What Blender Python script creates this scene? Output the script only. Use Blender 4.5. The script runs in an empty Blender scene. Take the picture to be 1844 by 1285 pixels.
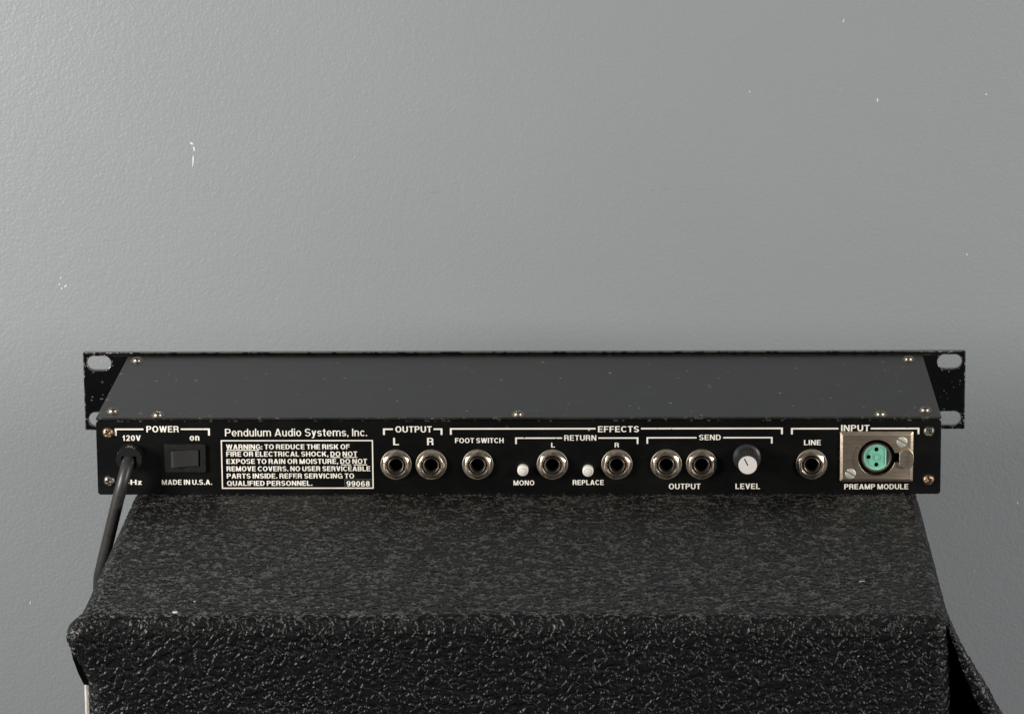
import bpy, bmesh, math, random
import numpy as np
from mathutils import Vector, Matrix
from mathutils.geometry import tessellate_polygon, delaunay_2d_cdt

random.seed(7)
MM = 0.001
S = bpy.context.scene
COL = S.collection
R = math.radians

# ------------------------------------------------------------------ camera, world, lamps, exposure
cam_d = bpy.data.cameras.new('camera')
cam_d.sensor_fit = 'HORIZONTAL'
cam_d.sensor_width = 36.0
cam_d.lens = 7472.4 / 1844.0 * 36.0
cam_d.clip_start = 0.05
cam_d.clip_end = 50.0
cam = bpy.data.objects.new('camera', cam_d)
COL.objects.link(cam)
RT = Vector((0.99958339, 0.02766238, -0.00823603))
UP = Vector((0.00186506, 0.22285193, 0.97485052))
FW = Vector((-0.02880211, 0.97445975, -0.2227075))
cm = Matrix((RT, UP, -FW)).transposed().to_4x4()
cm.translation = Vector((58.634, -2067.321, 544.894)) * MM
cam.matrix_world = cm
S.camera = cam

W = bpy.data.worlds.new('World')
S.world = W
W.use_nodes = True
W.node_tree.nodes['Background'].inputs[0].default_value = (0.84, 0.93, 1.0, 1)
W.node_tree.nodes['Background'].inputs[1].default_value = 0.095


def area(name, loc, target, sx, sy, power, col):
    d = bpy.data.lights.new(name, 'AREA')
    d.shape = 'RECTANGLE'
    d.size, d.size_y, d.energy, d.color = sx, sy, power, col
    o = bpy.data.objects.new(name, d)
    COL.objects.link(o)
    o.location = loc
    o.rotation_euler = (Vector(target) - Vector(loc)).to_track_quat('-Z', 'Y').to_euler()
    return o


area('softbox_left', (-0.82, -0.48, 0.25), (0.0, 0.15, 0.08), 0.26, 0.24, 12.4, (1.0, 0.965, 0.92))
area('softbox_right', (1.12, -0.80, 0.34), (0.0, 0.15, 0.08), 0.38, 0.34, 13.6, (1.0, 0.965, 0.92))

vs = S.view_settings
vs.view_transform = 'Standard'
vs.look = 'None'
vs.exposure = 0.0
vs.gamma = 1.0
vs.use_curve_mapping = False
S.render.engine = 'CYCLES'


# ------------------------------------------------------------------ materials
def nmat(name):
    m = bpy.data.materials.new(name)
    m.use_nodes = True
    nt = m.node_tree
    return m, nt, nt.nodes['Principled BSDF'], nt.nodes['Material Output']


def N(nt, t, **kw):
    n = nt.nodes.new(t)
    for k, v in kw.items():
        if k.startswith('i_'):
            key = k[2:].replace('_', ' ')
            n.inputs[int(key) if key.isdigit() else key].default_value = v
        else:
            setattr(n, k, v)
    return n


def ramp(nt, src, p0, p1, c0=(0, 0, 0, 1), c1=(1, 1, 1, 1)):
    r = N(nt, 'ShaderNodeValToRGB')
    r.color_ramp.elements[0].position = p0
    r.color_ramp.elements[1].position = p1
    r.color_ramp.elements[0].color = c0
    r.color_ramp.elements[1].color = c1
    nt.links.new(src, r.inputs[0])
    return r.outputs[0]


def maths(nt, op, a, b=None):
    m = N(nt, 'ShaderNodeMath', operation=op)
    for i, v in enumerate((a, b)):
        if v is None:
            continue
        if isinstance(v, (int, float)):
            m.inputs[i].default_value = v
        else:
            nt.links.new(v, m.inputs[i])
    return m.outputs[0]


def simple(name, col, rough=0.4, metal=0.0, ior=1.5, noise=0.0, nscale=300.0, rnoise=0.0, bump=0.0, bscale=800.0):
    m, nt, b, out = nmat(name)
    b.inputs['Base Color'].default_value = (*col, 1)
    b.inputs['Roughness'].default_value = rough
    b.inputs['Metallic'].default_value = metal
    b.inputs['IOR'].default_value = ior
    tc = N(nt, 'ShaderNodeTexCoord')
    if noise or rnoise:
        nz = N(nt, 'ShaderNodeTexNoise', noise_dimensions='4D', i_Scale=nscale, i_Detail=5.0, i_Roughness=0.65)
        oi = N(nt, 'ShaderNodeObjectInfo')
        nt.links.new(maths(nt, 'MULTIPLY', oi.outputs['Random'], 40.0), nz.inputs['W'])
        nt.links.new(tc.outputs['Object'], nz.inputs['Vector'])
        if noise:
            c0 = tuple(max(0, c * (1 - noise)) for c in col) + (1,)
            c1 = tuple(min(1, c * (1 + noise)) for c in col) + (1,)
            nt.links.new(ramp(nt, nz.outputs[0], 0.35, 0.65, c0, c1), b.inputs['Base Color'])
        if rnoise:
            mr = N(nt, 'ShaderNodeMapRange', i_1=0.3, i_2=0.7, i_3=max(0.03, rough - rnoise), i_4=rough + rnoise)
            nt.links.new(nz.outputs[0], mr.inputs[0])
            nt.links.new(mr.outputs[0], b.inputs['Roughness'])
    if bump:
        nb = N(nt, 'ShaderNodeTexNoise', i_Scale=bscale, i_Detail=3.0)
        nt.links.new(tc.outputs['Object'], nb.inputs['Vector'])
        bp = N(nt, 'ShaderNodeBump', i_Strength=1.0, i_Distance=bump)
        nt.links.new(nb.outputs[0], bp.inputs['Height'])
        nt.links.new(bp.outputs[0], b.inputs['Normal'])
    return m


def painted_steel(name, col, rough, wear_thr, speck, dust=0.0, spec_ior=1.5):
    """black stoved paint: bare metal chips along real edges, dust specks, faint scuffs"""
    m, nt, b, out = nmat(name)
    tc = N(nt, 'ShaderNodeTexCoord')
    L = nt.links.new
    # edge chips
    bev = N(nt, 'ShaderNodeBevel', samples=6, i_Radius=0.0011)
    geo = N(nt, 'ShaderNodeNewGeometry')
    dot = N(nt, 'ShaderNodeVectorMath', operation='DOT_PRODUCT')
    L(bev.outputs[0], dot.inputs[0])
    L(geo.outputs['Normal'], dot.inputs[1])
    edge = maths(nt, 'SUBTRACT', 1.0, dot.outputs['Value'])
    nz = N(nt, 'ShaderNodeTexNoise', i_Scale=240.0, i_Detail=6.0, i_Roughness=0.75)
    L(tc.outputs['Object'], nz.inputs['Vector'])
    em = maths(nt, 'MULTIPLY', ramp(nt, edge, 0.03, 0.12), ramp(nt, nz.outputs[0], wear_thr, wear_thr + 0.04))
    # specks
    vo = N(nt, 'ShaderNodeTexVoronoi', i_Scale=190.0, i_Randomness=1.0)
    L(tc.outputs['Object'], vo.inputs['Vector'])
    sep = N(nt, 'ShaderNodeSeparateColor')
    L(vo.outputs['Color'], sep.inputs[0])
    size = maths(nt, 'MULTIPLY', ramp(nt, sep.outputs[0], 1.0 - speck, 1.0), 0.19)
    sm = maths(nt, 'LESS_THAN', vo.outputs['Distance'], size)
    sm = maths(nt, 'MULTIPLY', sm, maths(nt, 'MULTIPLY', sep.outputs[1], 0.75))
    # broad scuffs
    mp = N(nt, 'ShaderNodeMapping', i_Scale=(22.0, 34.0, 34.0))
    L(tc.outputs['Object'], mp.inputs[0])
    n2 = N(nt, 'ShaderNodeTexNoise', i_Scale=1.0, i_Detail=6.0, i_Roughness=0.7)
    L(mp.outputs[0], n2.inputs['Vector'])
    sc = ramp(nt, n2.outputs[0], 0.45, 0.75)
    mixc = N(nt, 'ShaderNodeMix', data_type='RGBA')
    mixc.inputs[6].default_value = (*col, 1)
    mixc.inputs[7].default_value = (0.10, 0.095, 0.075, 1)
    L(maths(nt, 'MULTIPLY', sc, dust), mixc.inputs[0])
    mix2 = N(nt, 'ShaderNodeMix', data_type='RGBA')
    L(sm, mix2.inputs[0])
    L(mixc.outputs[2], mix2.inputs[6])
    mix2.inputs[7].default_value = (0.42, 0.39, 0.32, 1)
    mix3 = N(nt, 'ShaderNodeMix', data_type='RGBA')
    L(em, mix3.inputs[0])
    L(mix2.outputs[2], mix3.inputs[6])
    mix3.inputs[7].default_value = (0.62, 0.56, 0.46, 1)
    L(mix3.outputs[2], b.inputs['Base Color'])
    L(maths(nt, 'MULTIPLY', em, 0.9), b.inputs['Metallic'])
    rr = N(nt, 'ShaderNodeMapRange', i_1=0.3, i_2=0.75, i_3=rough - 0.02, i_4=rough + 0.05)
    L(n2.outputs[0], rr.inputs[0])
    L(rr.outputs[0], b.inputs['Roughness'])
    b.inputs['IOR'].default_value = spec_ior
    bn = N(nt, 'ShaderNodeTexNoise', i_Scale=900.0, i_Detail=2.0)
    L(tc.outputs['Object'], bn.inputs['Vector'])
    bp = N(nt, 'ShaderNodeBump', i_Strength=0.3, i_Distance=0.00001)
    L(bn.outputs[0], bp.inputs['Height'])
    L(bp.outputs[0], b.inputs['Normal'])
    return m


def wall_paint():
    m, nt, b, out = nmat('grey wall paint')
    L = nt.links.new
    tc = N(nt, 'ShaderNodeTexCoord')
    n0 = N(nt, 'ShaderNodeTexNoise', i_Scale=5.0, i_Detail=4.0, i_Roughness=0.6)
    L(tc.outputs['Object'], n0.inputs['Vector'])
    base = ramp(nt, n0.outputs[0], 0.3, 0.7, (0.290, 0.308, 0.322, 1), (0.305, 0.322, 0.335, 1))
    # a few faint smudges
    n3 = N(nt, 'ShaderNodeTexNoise', i_Scale=26.0, i_Detail=3.0)
    mp = N(nt, 'ShaderNodeMapping', i_Scale=(0.5, 1.0, 1.4))
    L(tc.outputs['Object'], mp.inputs[0])
    L(mp.outputs[0], n3.inputs['Vector'])
    mx = N(nt, 'ShaderNodeMix', data_type='RGBA')
    L(maths(nt, 'MULTIPLY', ramp(nt, n3.outputs[0], 0.70, 0.80), 0.25), mx.inputs[0])
    L(base, mx.inputs[6])
    mx.inputs[7].default_value = (0.28, 0.27, 0.245, 1)
    L(mx.outputs[2], b.inputs['Base Color'])
    b.inputs['Roughness'].default_value = 0.42
    na = N(nt, 'ShaderNodeTexNoise', i_Scale=500.0, i_Detail=3.0, i_Roughness=0.55, i_Distortion=0.4)
    nb = N(nt, 'ShaderNodeTexNoise', i_Scale=210.0, i_Detail=2.0)
    L(tc.outputs['Object'], na.inputs['Vector'])
    L(tc.outputs['Object'], nb.inputs['Vector'])
    h = maths(nt, 'ADD', maths(nt, 'MULTIPLY', na.outputs[0], 0.8), maths(nt, 'MULTIPLY', nb.outputs[0], 0.5))
    bp = N(nt, 'ShaderNodeBump', i_Strength=1.0, i_Distance=0.00040)
    L(h, bp.inputs['Height'])
    L(bp.outputs[0], b.inputs['Normal'])
    return m


def pebbled_vinyl():
    m, nt, b, out = nmat('pebbled black vinyl')
    L = nt.links.new
    tc = N(nt, 'ShaderNodeTexCoord')
    wrp = N(nt, 'ShaderNodeTexNoise', i_Scale=240.0, i_Detail=2.0)
    L(tc.outputs['Object'], wrp.inputs['Vector'])
    wm = N(nt, 'ShaderNodeVectorMath', operation='SCALE')
    wm.inputs['Scale'].default_value = 0.004
    L(wrp.outputs['Color'], wm.inputs[0])
    wa = N(nt, 'ShaderNodeVectorMath', operation='ADD')
    L(tc.outputs['Object'], wa.inputs[0])
    L(wm.outputs[0], wa.inputs[1])
    n1 = N(nt, 'ShaderNodeTexNoise', i_Scale=225.0, i_Detail=1.0, i_Roughness=0.5)
    L(wa.outputs[0], n1.inputs['Vector'])
    # ridges where the noise crosses its middle
    rd = maths(nt, 'ABSOLUTE', maths(nt, 'SUBTRACT', n1.outputs[0], 0.5))
    rm = N(nt, 'ShaderNodeMapRange', interpolation_type='SMOOTHERSTEP', i_1=0.0, i_2=0.17, i_3=1.0, i_4=0.0)
    L(rd, rm.inputs[0])
    ridge = rm.outputs[0]
    n2 = N(nt, 'ShaderNodeTexNoise', i_Scale=460.0, i_Detail=1.0, i_Roughness=0.5)
    L(wa.outputs[0], n2.inputs['Vector'])
    h = maths(nt, 'ADD', maths(nt, 'MULTIPLY', ridge, 0.62), maths(nt, 'MULTIPLY', n2.outputs[0], 0.42))
    dp = N(nt, 'ShaderNodeDisplacement', i_Midlevel=0.6)
    gd = N(nt, 'ShaderNodeNewGeometry')
    sd = N(nt, 'ShaderNodeSeparateXYZ')
    L(gd.outputs['Normal'], sd.inputs[0])
    ms = N(nt, 'ShaderNodeMapRange', i_1=0.75, i_2=1.0, i_3=0.00100, i_4=0.00040)   # pulled flatter on top
    L(sd.outputs[2], ms.inputs[0])
    L(ms.outputs[0], dp.inputs['Scale'])
    L(h, dp.inputs['Height'])
    L(dp.outputs[0], out.inputs['Displacement'])
    m.displacement_method = 'BOTH'
    # paler ridge tips: rubbing, plus the wall's grazing sheen painted as grey
    tip = ramp(nt, rd, 0.0, 0.085, (1, 1, 1, 1), (0, 0, 0, 1))
    # that painted sheen, with the dust and rubbing, stays on upward faces
    geo = N(nt, 'ShaderNodeNewGeometry')
    sx = N(nt, 'ShaderNodeSeparateXYZ')
    L(geo.outputs['Normal'], sx.inputs[0])
    upf = ramp(nt, sx.outputs[2], 0.62, 0.96)
    n5 = N(nt, 'ShaderNodeTexNoise', i_Scale=900.0, i_Detail=2.0)
    L(tc.outputs['Object'], n5.inputs['Vector'])
    tip = maths(nt, 'MULTIPLY', tip, ramp(nt, n5.outputs[0], 0.42, 0.62))
    tip = maths(nt, 'MULTIPLY', tip, upf)
    mx = N(nt, 'ShaderNodeMix', data_type='RGBA')
    L(tip, mx.inputs[0])
    mx.inputs[6].default_value = (0.0018, 0.0018, 0.0018, 1)
    mx.inputs[7].default_value = (0.19, 0.184, 0.165, 1)
    L(mx.outputs[2], b.inputs['Base Color'])
    rr = N(nt, 'ShaderNodeMapRange', i_1=0.35, i_2=0.65, i_3=0.40, i_4=0.52)
    L(n2.outputs[0], rr.inputs[0])
    L(rr.outputs[0], b.inputs['Roughness'])
    b.inputs['IOR'].default_value = 1.42
    return m


def brushed_nickel(name, col, rough):
    m, nt, b, out = nmat(name)
    L = nt.links.new
    tc = N(nt, 'ShaderNodeTexCoord')
    mp = N(nt, 'ShaderNodeMapping', i_Scale=(160.0, 160.0, 1500.0))
    L(tc.outputs['Object'], mp.inputs[0])
    nz = N(nt, 'ShaderNodeTexNoise', i_Scale=1.0, i_Detail=3.0)
    L(mp.outputs[0], nz.inputs['Vector'])
    c0 = tuple(c * 0.86 for c in col) + (1,)
    c1 = tuple(min(1, c * 1.08) for c in col) + (1,)
    L(ramp(nt, nz.outputs[0], 0.35, 0.65, c0, c1), b.inputs['Base Color'])
    b.inputs['Metallic'].default_value = 1.0
    b.inputs['Roughness'].default_value = rough
    return m


def printing_ink():
    m, nt, b, out = nmat('cream printing ink')
    L = nt.links.new
    tc = N(nt, 'ShaderNodeTexCoord')
    n1 = N(nt, 'ShaderNodeTexNoise', i_Scale=420.0, i_Detail=3.0, i_Roughness=0.6)
    n2 = N(nt, 'ShaderNodeTexNoise', i_Scale=55.0, i_Detail=3.0)
    L(tc.outputs['Object'], n1.inputs['Vector'])
    L(tc.outputs['Object'], n2.inputs['Vector'])
    base = ramp(nt, n2.outputs[0], 0.35, 0.65, (0.74, 0.69, 0.60, 1), (0.86, 0.82, 0.74, 1))
    mx = N(nt, 'ShaderNodeMix', data_type='RGBA')
    L(ramp(nt, n1.outputs[0], 0.665, 0.70), mx.inputs[0])
    L(base, mx.inputs[6])
    mx.inputs[7].default_value = (0.03, 0.03, 0.028, 1)
    L(mx.outputs[2], b.inputs['Base Color'])
    b.inputs['Roughness'].default_value = 0.55
    return m


M = {
    'wall': wall_paint(),
    'chip': simple('bare plaster flake', (0.72, 0.72, 0.70), 0.8),
    'smudge': simple('grey smudge', (0.262, 0.27, 0.27), 0.5),
    'vinyl': pebbled_vinyl(),
    'shade_lining': simple('cover inside shade', (0.002, 0.002, 0.002), 1.0, ior=1.1),  # near-black, so the shade inside the flaps is in the colour
    'piping': simple('pale piping', (0.40, 0.375, 0.34), 0.5, noise=0.2),
    'cabinet': simple('black cabinet covering', (0.015, 0.015, 0.015), 0.6),
    'top': painted_steel('satin black cover paint', (0.008, 0.008, 0.008), 0.41, 0.58, 0.42, 0.26),
    'panel': painted_steel('gloss black panel paint', (0.0014, 0.0014, 0.0014), 0.30, 0.57, 0.06, 0.03),
    'ear': painted_steel('worn black ear paint', (0.0014, 0.0014, 0.0016), 0.14, 0.46, 0.14, 0.03),
    'ink': printing_ink(),
    'sticker': simple('black sticker', (0.016, 0.016, 0.016), 0.35),
    'sticker_edge': simple('sticker border', (0.10, 0.10, 0.095), 0.5),
    'nickel': simple('aged nickel', (0.66, 0.575, 0.465), 0.22, 1.0, noise=0.10, nscale=500, rnoise=0.06),
    'nickel_dull': simple('dull nickel washer', (0.30, 0.26, 0.21), 0.55, 1.0, noise=0.12, nscale=500, rnoise=0.08),
    'plate': brushed_nickel('brushed nickel plate', (0.68, 0.555, 0.425), 0.38),
    'shell': simple('nickel shell', (0.66, 0.58, 0.50), 0.3, 1.0),
    'barrel': simple('dark socket barrel', (0.25, 0.21, 0.18), 0.28, 1.0),
    'hole': simple('black socket bore', (0.004, 0.004, 0.004), 0.7),
    'brass': simple('rusty brass screw', (0.34, 0.235, 0.155), 0.42, 1.0, noise=0.45, nscale=700, rnoise=0.1),
    'blackscrew': simple('blackened screw', (0.22, 0.20, 0.175), 0.42, 1.0, noise=0.5, nscale=700, rnoise=0.1),
    'zinc': simple('yellowed zinc screw', (0.33, 0.29, 0.24), 0.36, 1.0, noise=0.3, nscale=600, rnoise=0.08),
    'grey_screw': simple('grey zinc screw', (0.52, 0.51, 0.45), 0.55, 0.6, noise=0.12, nscale=700),
    'glint': simple('pale slot glint', (0.85, 0.82, 0.74), 0.5, 0.3),  # pale colour for the glint in the screw slots
    'mint': simple('mint green insert', (0.18, 0.47, 0.345), 0.40, noise=0.14, nscale=500),
    'mint_rim': simple('pale mint rim', (0.34, 0.70, 0.54), 0.4),
    'button': simple('ivory button plastic', (0.80, 0.77, 0.70), 0.4),
    'button_face': simple('grey button face', (0.66, 0.63, 0.58), 0.5),
    'knob': simple('charcoal knob plastic', (0.024, 0.024, 0.026), 0.34, bump=0.0001, bscale=500),
    'knob_cap': simple('pale grey knob cap', (0.64, 0.61, 0.58), 0.5),
    'pointer': simple('black pointer ink', (0.012, 0.012, 0.012), 0.5),
    'plastic': simple('black switch plastic', (0.012, 0.012, 0.012), 0.34, rnoise=0.1, nscale=300),
    'rocker': simple('dark grey rocker plastic', (0.032, 0.032, 0.030), 0.30),
    'rubber': simple('grey black cord rubber', (0.026, 0.0255, 0.024), 0.42, noise=0.25, nscale=200),
    'grip': simple('black nylon grip', (0.012, 0.012, 0.012), 0.20),
}


# ------------------------------------------------------------------ mesh helpers (all numbers in millimetres)
def finish(name, bm, mat, parent=None, smooth=40, bevel=0.0, segs=2, loc=None, recalc=True):
    if recalc:
        bmesh.ops.recalc_face_normals(bm, faces=bm.faces)
    me = bpy.data.meshes.new(name)
    bmesh.ops.scale(bm, vec=(MM, MM, MM), verts=bm.verts)
    bm.to_mesh(me)
    bm.free()
    if smooth:
        me.polygons.foreach_set('use_smooth', [True] * len(me.polygons))
        me.set_sharp_from_angle(angle=R(smooth))
    o = bpy.data.objects.new(name, me)
    COL.objects.link(o)
    if mat is not None:
        me.materials.append(M[mat])
    if parent is not None:
        o.parent = parent
    if loc is not None:
        o.location = Vector(loc) * MM
    if bevel:
        bv = o.modifiers.new('bevel', 'BEVEL')
        bv.width = bevel * MM
        bv.segments = segs
        bv.limit_method = 'ANGLE'
        bv.angle_limit = R(35)
    return o


def quad_box(bm, x0, x1, y0, y1, z0, z1):
    v = [bm.verts.new((x, y, z)) for x in (x0, x1) for y in (y0, y1) for z in (z0, z1)]
    for f in ((0, 1, 3, 2), (4, 6, 7, 5), (0, 4, 5, 1), (2, 3, 7, 6), (0, 2, 6, 4), (1, 5, 7, 3)):
        bm.faces.new([v[i] for i in f])


def circ(cx, cz, r, n=40, a0=0.0, a1=360.0, closed=True):
    k = n if closed else n - 1
    return [(cx + r * math.cos(R(a0 + (a1 - a0) * i / k)), cz + r * math.sin(R(a0 + (a1 - a0) * i / k))) for i in range(n)]


def rrect(x0, x1, z0, z1, r, n=5):
    p = []
    for cx, cz, a in ((x1 - r, z1 - r, 0), (x0 + r, z1 - r, 90), (x0 + r, z0 + r, 180), (x1 - r, z0 + r, 270)):
        for i in range(n + 1):
            t = R(a + 90 * i / n)
            p.append((cx + r * math.cos(t), cz + r * math.sin(t)))
    return p


def prism(bm, outline, y0, y1, holes=(), hole_depth=None):
    """outline in (x, z), front face at y0 (towards the camera), back face at y1"""
    loops = [list(outline)] + [list(h) for h in holes]
    pts = [[Vector((x, z, 0)) for x, z in lp] for lp in loops]
    tris = tessellate_polygon(pts)
    vf = [bm.verts.new((x, y0, z)) for lp in loops for x, z in lp]
    vb = [bm.verts.new((x, y1, z)) for lp in loops for x, z in lp]
    for t in tris:
        try:
            bm.faces.new([vf[i] for i in t])
            bm.faces.new([vb[i] for i in reversed(t)])
        except ValueError:
            pass
    k = 0
    for lp in loops:
        n = len(lp)
        for i in range(n):
            j = (i + 1) % n
            bm.faces.new((vf[k + i], vf[k + j], vb[k + j], vb[k + i]))
        k += n


def lathe(bm, profile, n=48, cx=0.0, cz=0.0, cap=True):
    """profile: (radius, h) with h standing out of the panel towards the camera (-y)"""
    rings = []
    for r, h in profile:
        if r < 1e-6:
            rings.append([bm.verts.new((cx, -h, cz))])
        else:
            rings.append([bm.verts.new((cx + r * math.cos(2 * math.pi * i / n), -h, cz + r * math.sin(2 * math.pi * i / n))) for i in range(n)])
    for a, b in zip(rings, rings[1:]):
        for i in range(n):
            j = (i + 1) % n
            if len(a) == 1 and len(b) == 1:
                continue
            if len(a) == 1:
                bm.faces.new((a[0], b[j], b[i]))
            elif len(b) == 1:
                bm.faces.new((a[i], a[j], b[0]))
            else:
                bm.faces.new((a[i], a[j], b[j], b[i]))


def tube(bm, pts, rad, n=20, sub=6):
    """smooth tube through pts; rad is a number or one number per point"""
    P = [Vector(p) for p in pts]
    rs = rad if isinstance(rad, (list, tuple)) else [rad] * len(P)
    Q, RR = [], []
    for i in range(len(P) - 1):
        p0, p1, p2, p3 = P[max(i - 1, 0)], P[i], P[i + 1], P[min(i + 2, len(P) - 1)]
        for k in range(sub):
            t = k / sub
            Q.append(0.5 * ((2 * p1) + (p2 - p0) * t + (2 * p0 - 5 * p1 + 4 * p2 - p3) * t * t + (3 * p1 - p0 - 3 * p2 + p3) * t ** 3))
            RR.append(rs[i] * (1 - t) + rs[i + 1] * t)
    Q.append(P[-1])
    RR.append(rs[-1])
    prev = None
    rings = []
    for i, q in enumerate(Q):
        d = (Q[min(i + 1, len(Q) - 1)] - Q[max(i - 1, 0)]).normalized()
        if prev is None:
            prev = d.orthogonal().normalized()
        u = (prev - d * prev.dot(d)).normalized()
        prev = u
        w = d.cross(u)
        rings.append([bm.verts.new(q + RR[i] * (u * math.cos(2 * math.pi * k / n) + w * math.sin(2 * math.pi * k / n))) for k in range(n)])
    for a, b in zip(rings, rings[1:]):
        for k in range(n):
            bm.faces.new((a[k], a[(k + 1) % n], b[(k + 1) % n], b[k]))
    bm.faces.new(rings[0])
    bm.faces.new(list(reversed(rings[-1])))


def thing(name, label, cat, loc=(0, 0, 0), group=None):
    o = bpy.data.objects.new(name, None)
    COL.objects.link(o)
    o.empty_display_size = 0.02
    o.location = Vector(loc) * MM
    o['label'] = label
    o['category'] = cat
    if group:
        o['group'] = group
    return o


# ------------------------------------------------------------------ the wall
YW = 360.0
bm = bmesh.new()
quad_box(bm, -2200, 2200, YW, YW + 60, -900, 1900)
wall = finish('wall', bm, 'wall', smooth=0)
wall['kind'] = 'structure'


def flake(x, z, w, h, ang, mat='chip', name='paint_chip', thick=0.25, n=11):
    bm = bmesh.new()
    pts = []
    for i in range(n):
        t = 2 * math.pi * i / n
        k = random.uniform(0.65, 1.15)
        a, b = w / 2 * k * math.cos(t), h / 2 * k * math.sin(t)
        pts.append((x + a * math.cos(ang) - b * math.sin(ang), z + a * math.sin(ang) + b * math.cos(ang)))
    prism(bm, pts, YW - thick, YW + 0.5)
    return finish(name, bm, mat, wall, smooth=0)


for x, z, w, h, a in ((-202.6, 120.6, 3.0, 1.6, -0.5), (-201.2, 117.5, 1.3, 3.4, 0.2), (-202.0, 110.5, 1.0, 9.0, -0.08),
                      (-283.3, 39.3, 1.2, 1.1, 0), (-284.2, 35.4, 0.9, 1.2, 0.4), (-283.0, 32.8, 1.1, 1.1, 0.2),
                      (-280.6, 34.3, 2.2, 0.9, 0.6), (204.0, 145.3, 1.1, 3.0, 0.1), (183.6, 192.3, 0.8, 2.4, -0.5),
                      (268.0, 148.4, 1.6, 1.0, 0.2), (128.7, 150.5, 0.7, 1.2, 0.5), (258.2, 52.2, 0.9, 2.2, 0.5),
                      (-308.5, -163.2, 0.8, 2.8, -0.4), (291.0, -100.6, 0.9, 1.6, 0.3)):
    flake(x, z, w, h, a)
for x, z, w, h, a in ((-74.0, 92.0, 4.6, 0.9, 0.05), (-58.5, 90.6, 6.4, 1.0, 0.12), (71.3, 91.7, 2.4, 1.1, 0.3), (79, 92.2, 4.4, 0.7, 0.1)):
    flake(x, z, w, h, a, 'smudge', 'scuff_mark', 0.04)

# ------------------------------------------------------------------ the covered cabinet
CX0, CX1, CYF, CYB = -199.5, 206.0, -225.0, 118.0
cab = thing('speaker_cabinet', 'boxy cabinet under the black vinyl cover, pale edge strip at lower left', 'cabinet', (0, 0, -320))
bm = bmesh.new()
quad_box(bm, CX0 + 6, CX1 - 6, CYF + 8, CYB - 6, 0, 317.4)
finish('cabinet_body', bm, 'cabinet', cab, bevel=3)
bm = bmesh.new()
quad_box(bm, CX0 + 1.9, CX0 + 6, CYF + 9, CYF + 13, 4, 300)
finish('edge_strip', bm, 'piping', cab, bevel=1.0)


def grid_mesh(name, V, nu, nv, mat, parent, flip=False, extra=None):
    idx = np.arange(nu * nv).reshape(nu, nv)
    q = np.stack([idx[:-1, :-1], idx[1:, :-1], idx[1:, 1:], idx[:-1, 1:]], -1).reshape(-1, 4)
    if flip:
        q = q[:, ::-1]
    me = bpy.data.meshes.new(name)
    me.vertices.add(len(V))
    me.vertices.foreach_set('co', (V * MM).astype(np.float32).ravel())
    me.loops.add(q.size)
    me.loops.foreach_set('vertex_index', q.astype(np.int32).ravel())
    me.polygons.add(len(q))
    me.polygons.foreach_set('loop_start', np.arange(0, q.size, 4, dtype=np.int32))
    me.update(calc_edges=True)
    me.validate()
    me.polygons.foreach_set('use_smooth', [True] * len(me.polygons))
    me.materials.append(M[mat])
    o = bpy.data.objects.new(name, me)
    COL.objects.link(o)
    o.parent = parent
    return o


cover = thing('vinyl_cover', 'black pebbled vinyl cover draped over the cabinet below the rack unit', 'cover', (0, 0, 0))

# one sheet: top, rounded over the front edge, down the front; its sides roll over by a short lip
rr_ = 8.0
yy = np.concatenate([np.arange(CYB, -10, -2.0), np.arange(-10, CYF + rr_, -0.65)])
arc = np.linspace(0, math.pi / 2, 20)[1:-1]
zz = np.arange(-rr_, -135, -0.6)
prof = [(y, 0.0, 0.0, 1.0) for y in yy]
prof += [(CYF + rr_ - rr_ * math.sin(t), -rr_ + rr_ * math.cos(t), -math.sin(t), math.cos(t)) for t in arc]
prof += [(CYF, z, -1.0, 0.0) for z in zz]
prof = np.array(prof)
rs = 8.0
lip = 5.0
xs_l = [(-1, t) for t in np.linspace(math.pi / 2, 0, 16)]
core = np.arange(CX0 + rs, CX1 - rs, 0.6)
ua = []                               # (x, drop along the inward normal)
for d in np.arange(lip, 0, -0.75):
    ua.append((CX0, rs + d))
for t in np.linspace(math.pi / 2, 0, 18)[:-1]:
    ua.append((CX0 + rs - rs * math.sin(t), rs - rs * math.cos(t)))
for x in core:
    ua.append((x, 0.0))
for t in np.linspace(0, math.pi / 2, 18)[1:]:
    ua.append((CX1 - rs + rs * math.sin(t), rs - rs * math.cos(t)))
for d in np.arange(0.75, lip, 0.75):
    ua.append((CX1, rs + d))
ua = np.array(ua)
nu, nv = len(prof), len(ua)
PY, PX = np.meshgrid(np.arange(nu), np.arange(nv), indexing='ij')
X = ua[PX, 0].copy()
drop = ua[PX, 1]
Y = prof[PY, 0] - prof[PY, 2] * drop
Z = prof[PY, 1] - prof[PY, 3] * drop
# soft unevenness of draped vinyl
Z += 0.5 * np.sin(X / 37.0 + 1.0) * np.sin(Y / 51.0) * (drop < 0.1) * (Y < -30)
Y += 0.9 * np.sin(X / 43.0) * np.sin(Z / 29.0) * (prof[PY, 2] < -0.9)
# the front left top corner bulges out
g = np.exp(-(((X - CX0) / 13.0) ** 2 + ((Y - CYF) / 14.0) ** 2 + ((Z + 9.0) / 12.0) ** 2))
X -= 5.5 * g
Y -= 3.0 * g
k = np.clip((-Z - 13.0) / 22.0, 0, 1)
k = k * k * (3 - 2 * k)
X += 4.6 * k * np.clip(1 - (X - CX0) / 45.0, 0, 1)
V = np.stack([X, Y, Z], -1).reshape(-1, 3)
grid_mesh('cover_sheet', V, nu, nv, 'vinyl', cover, flip=True)


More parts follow.
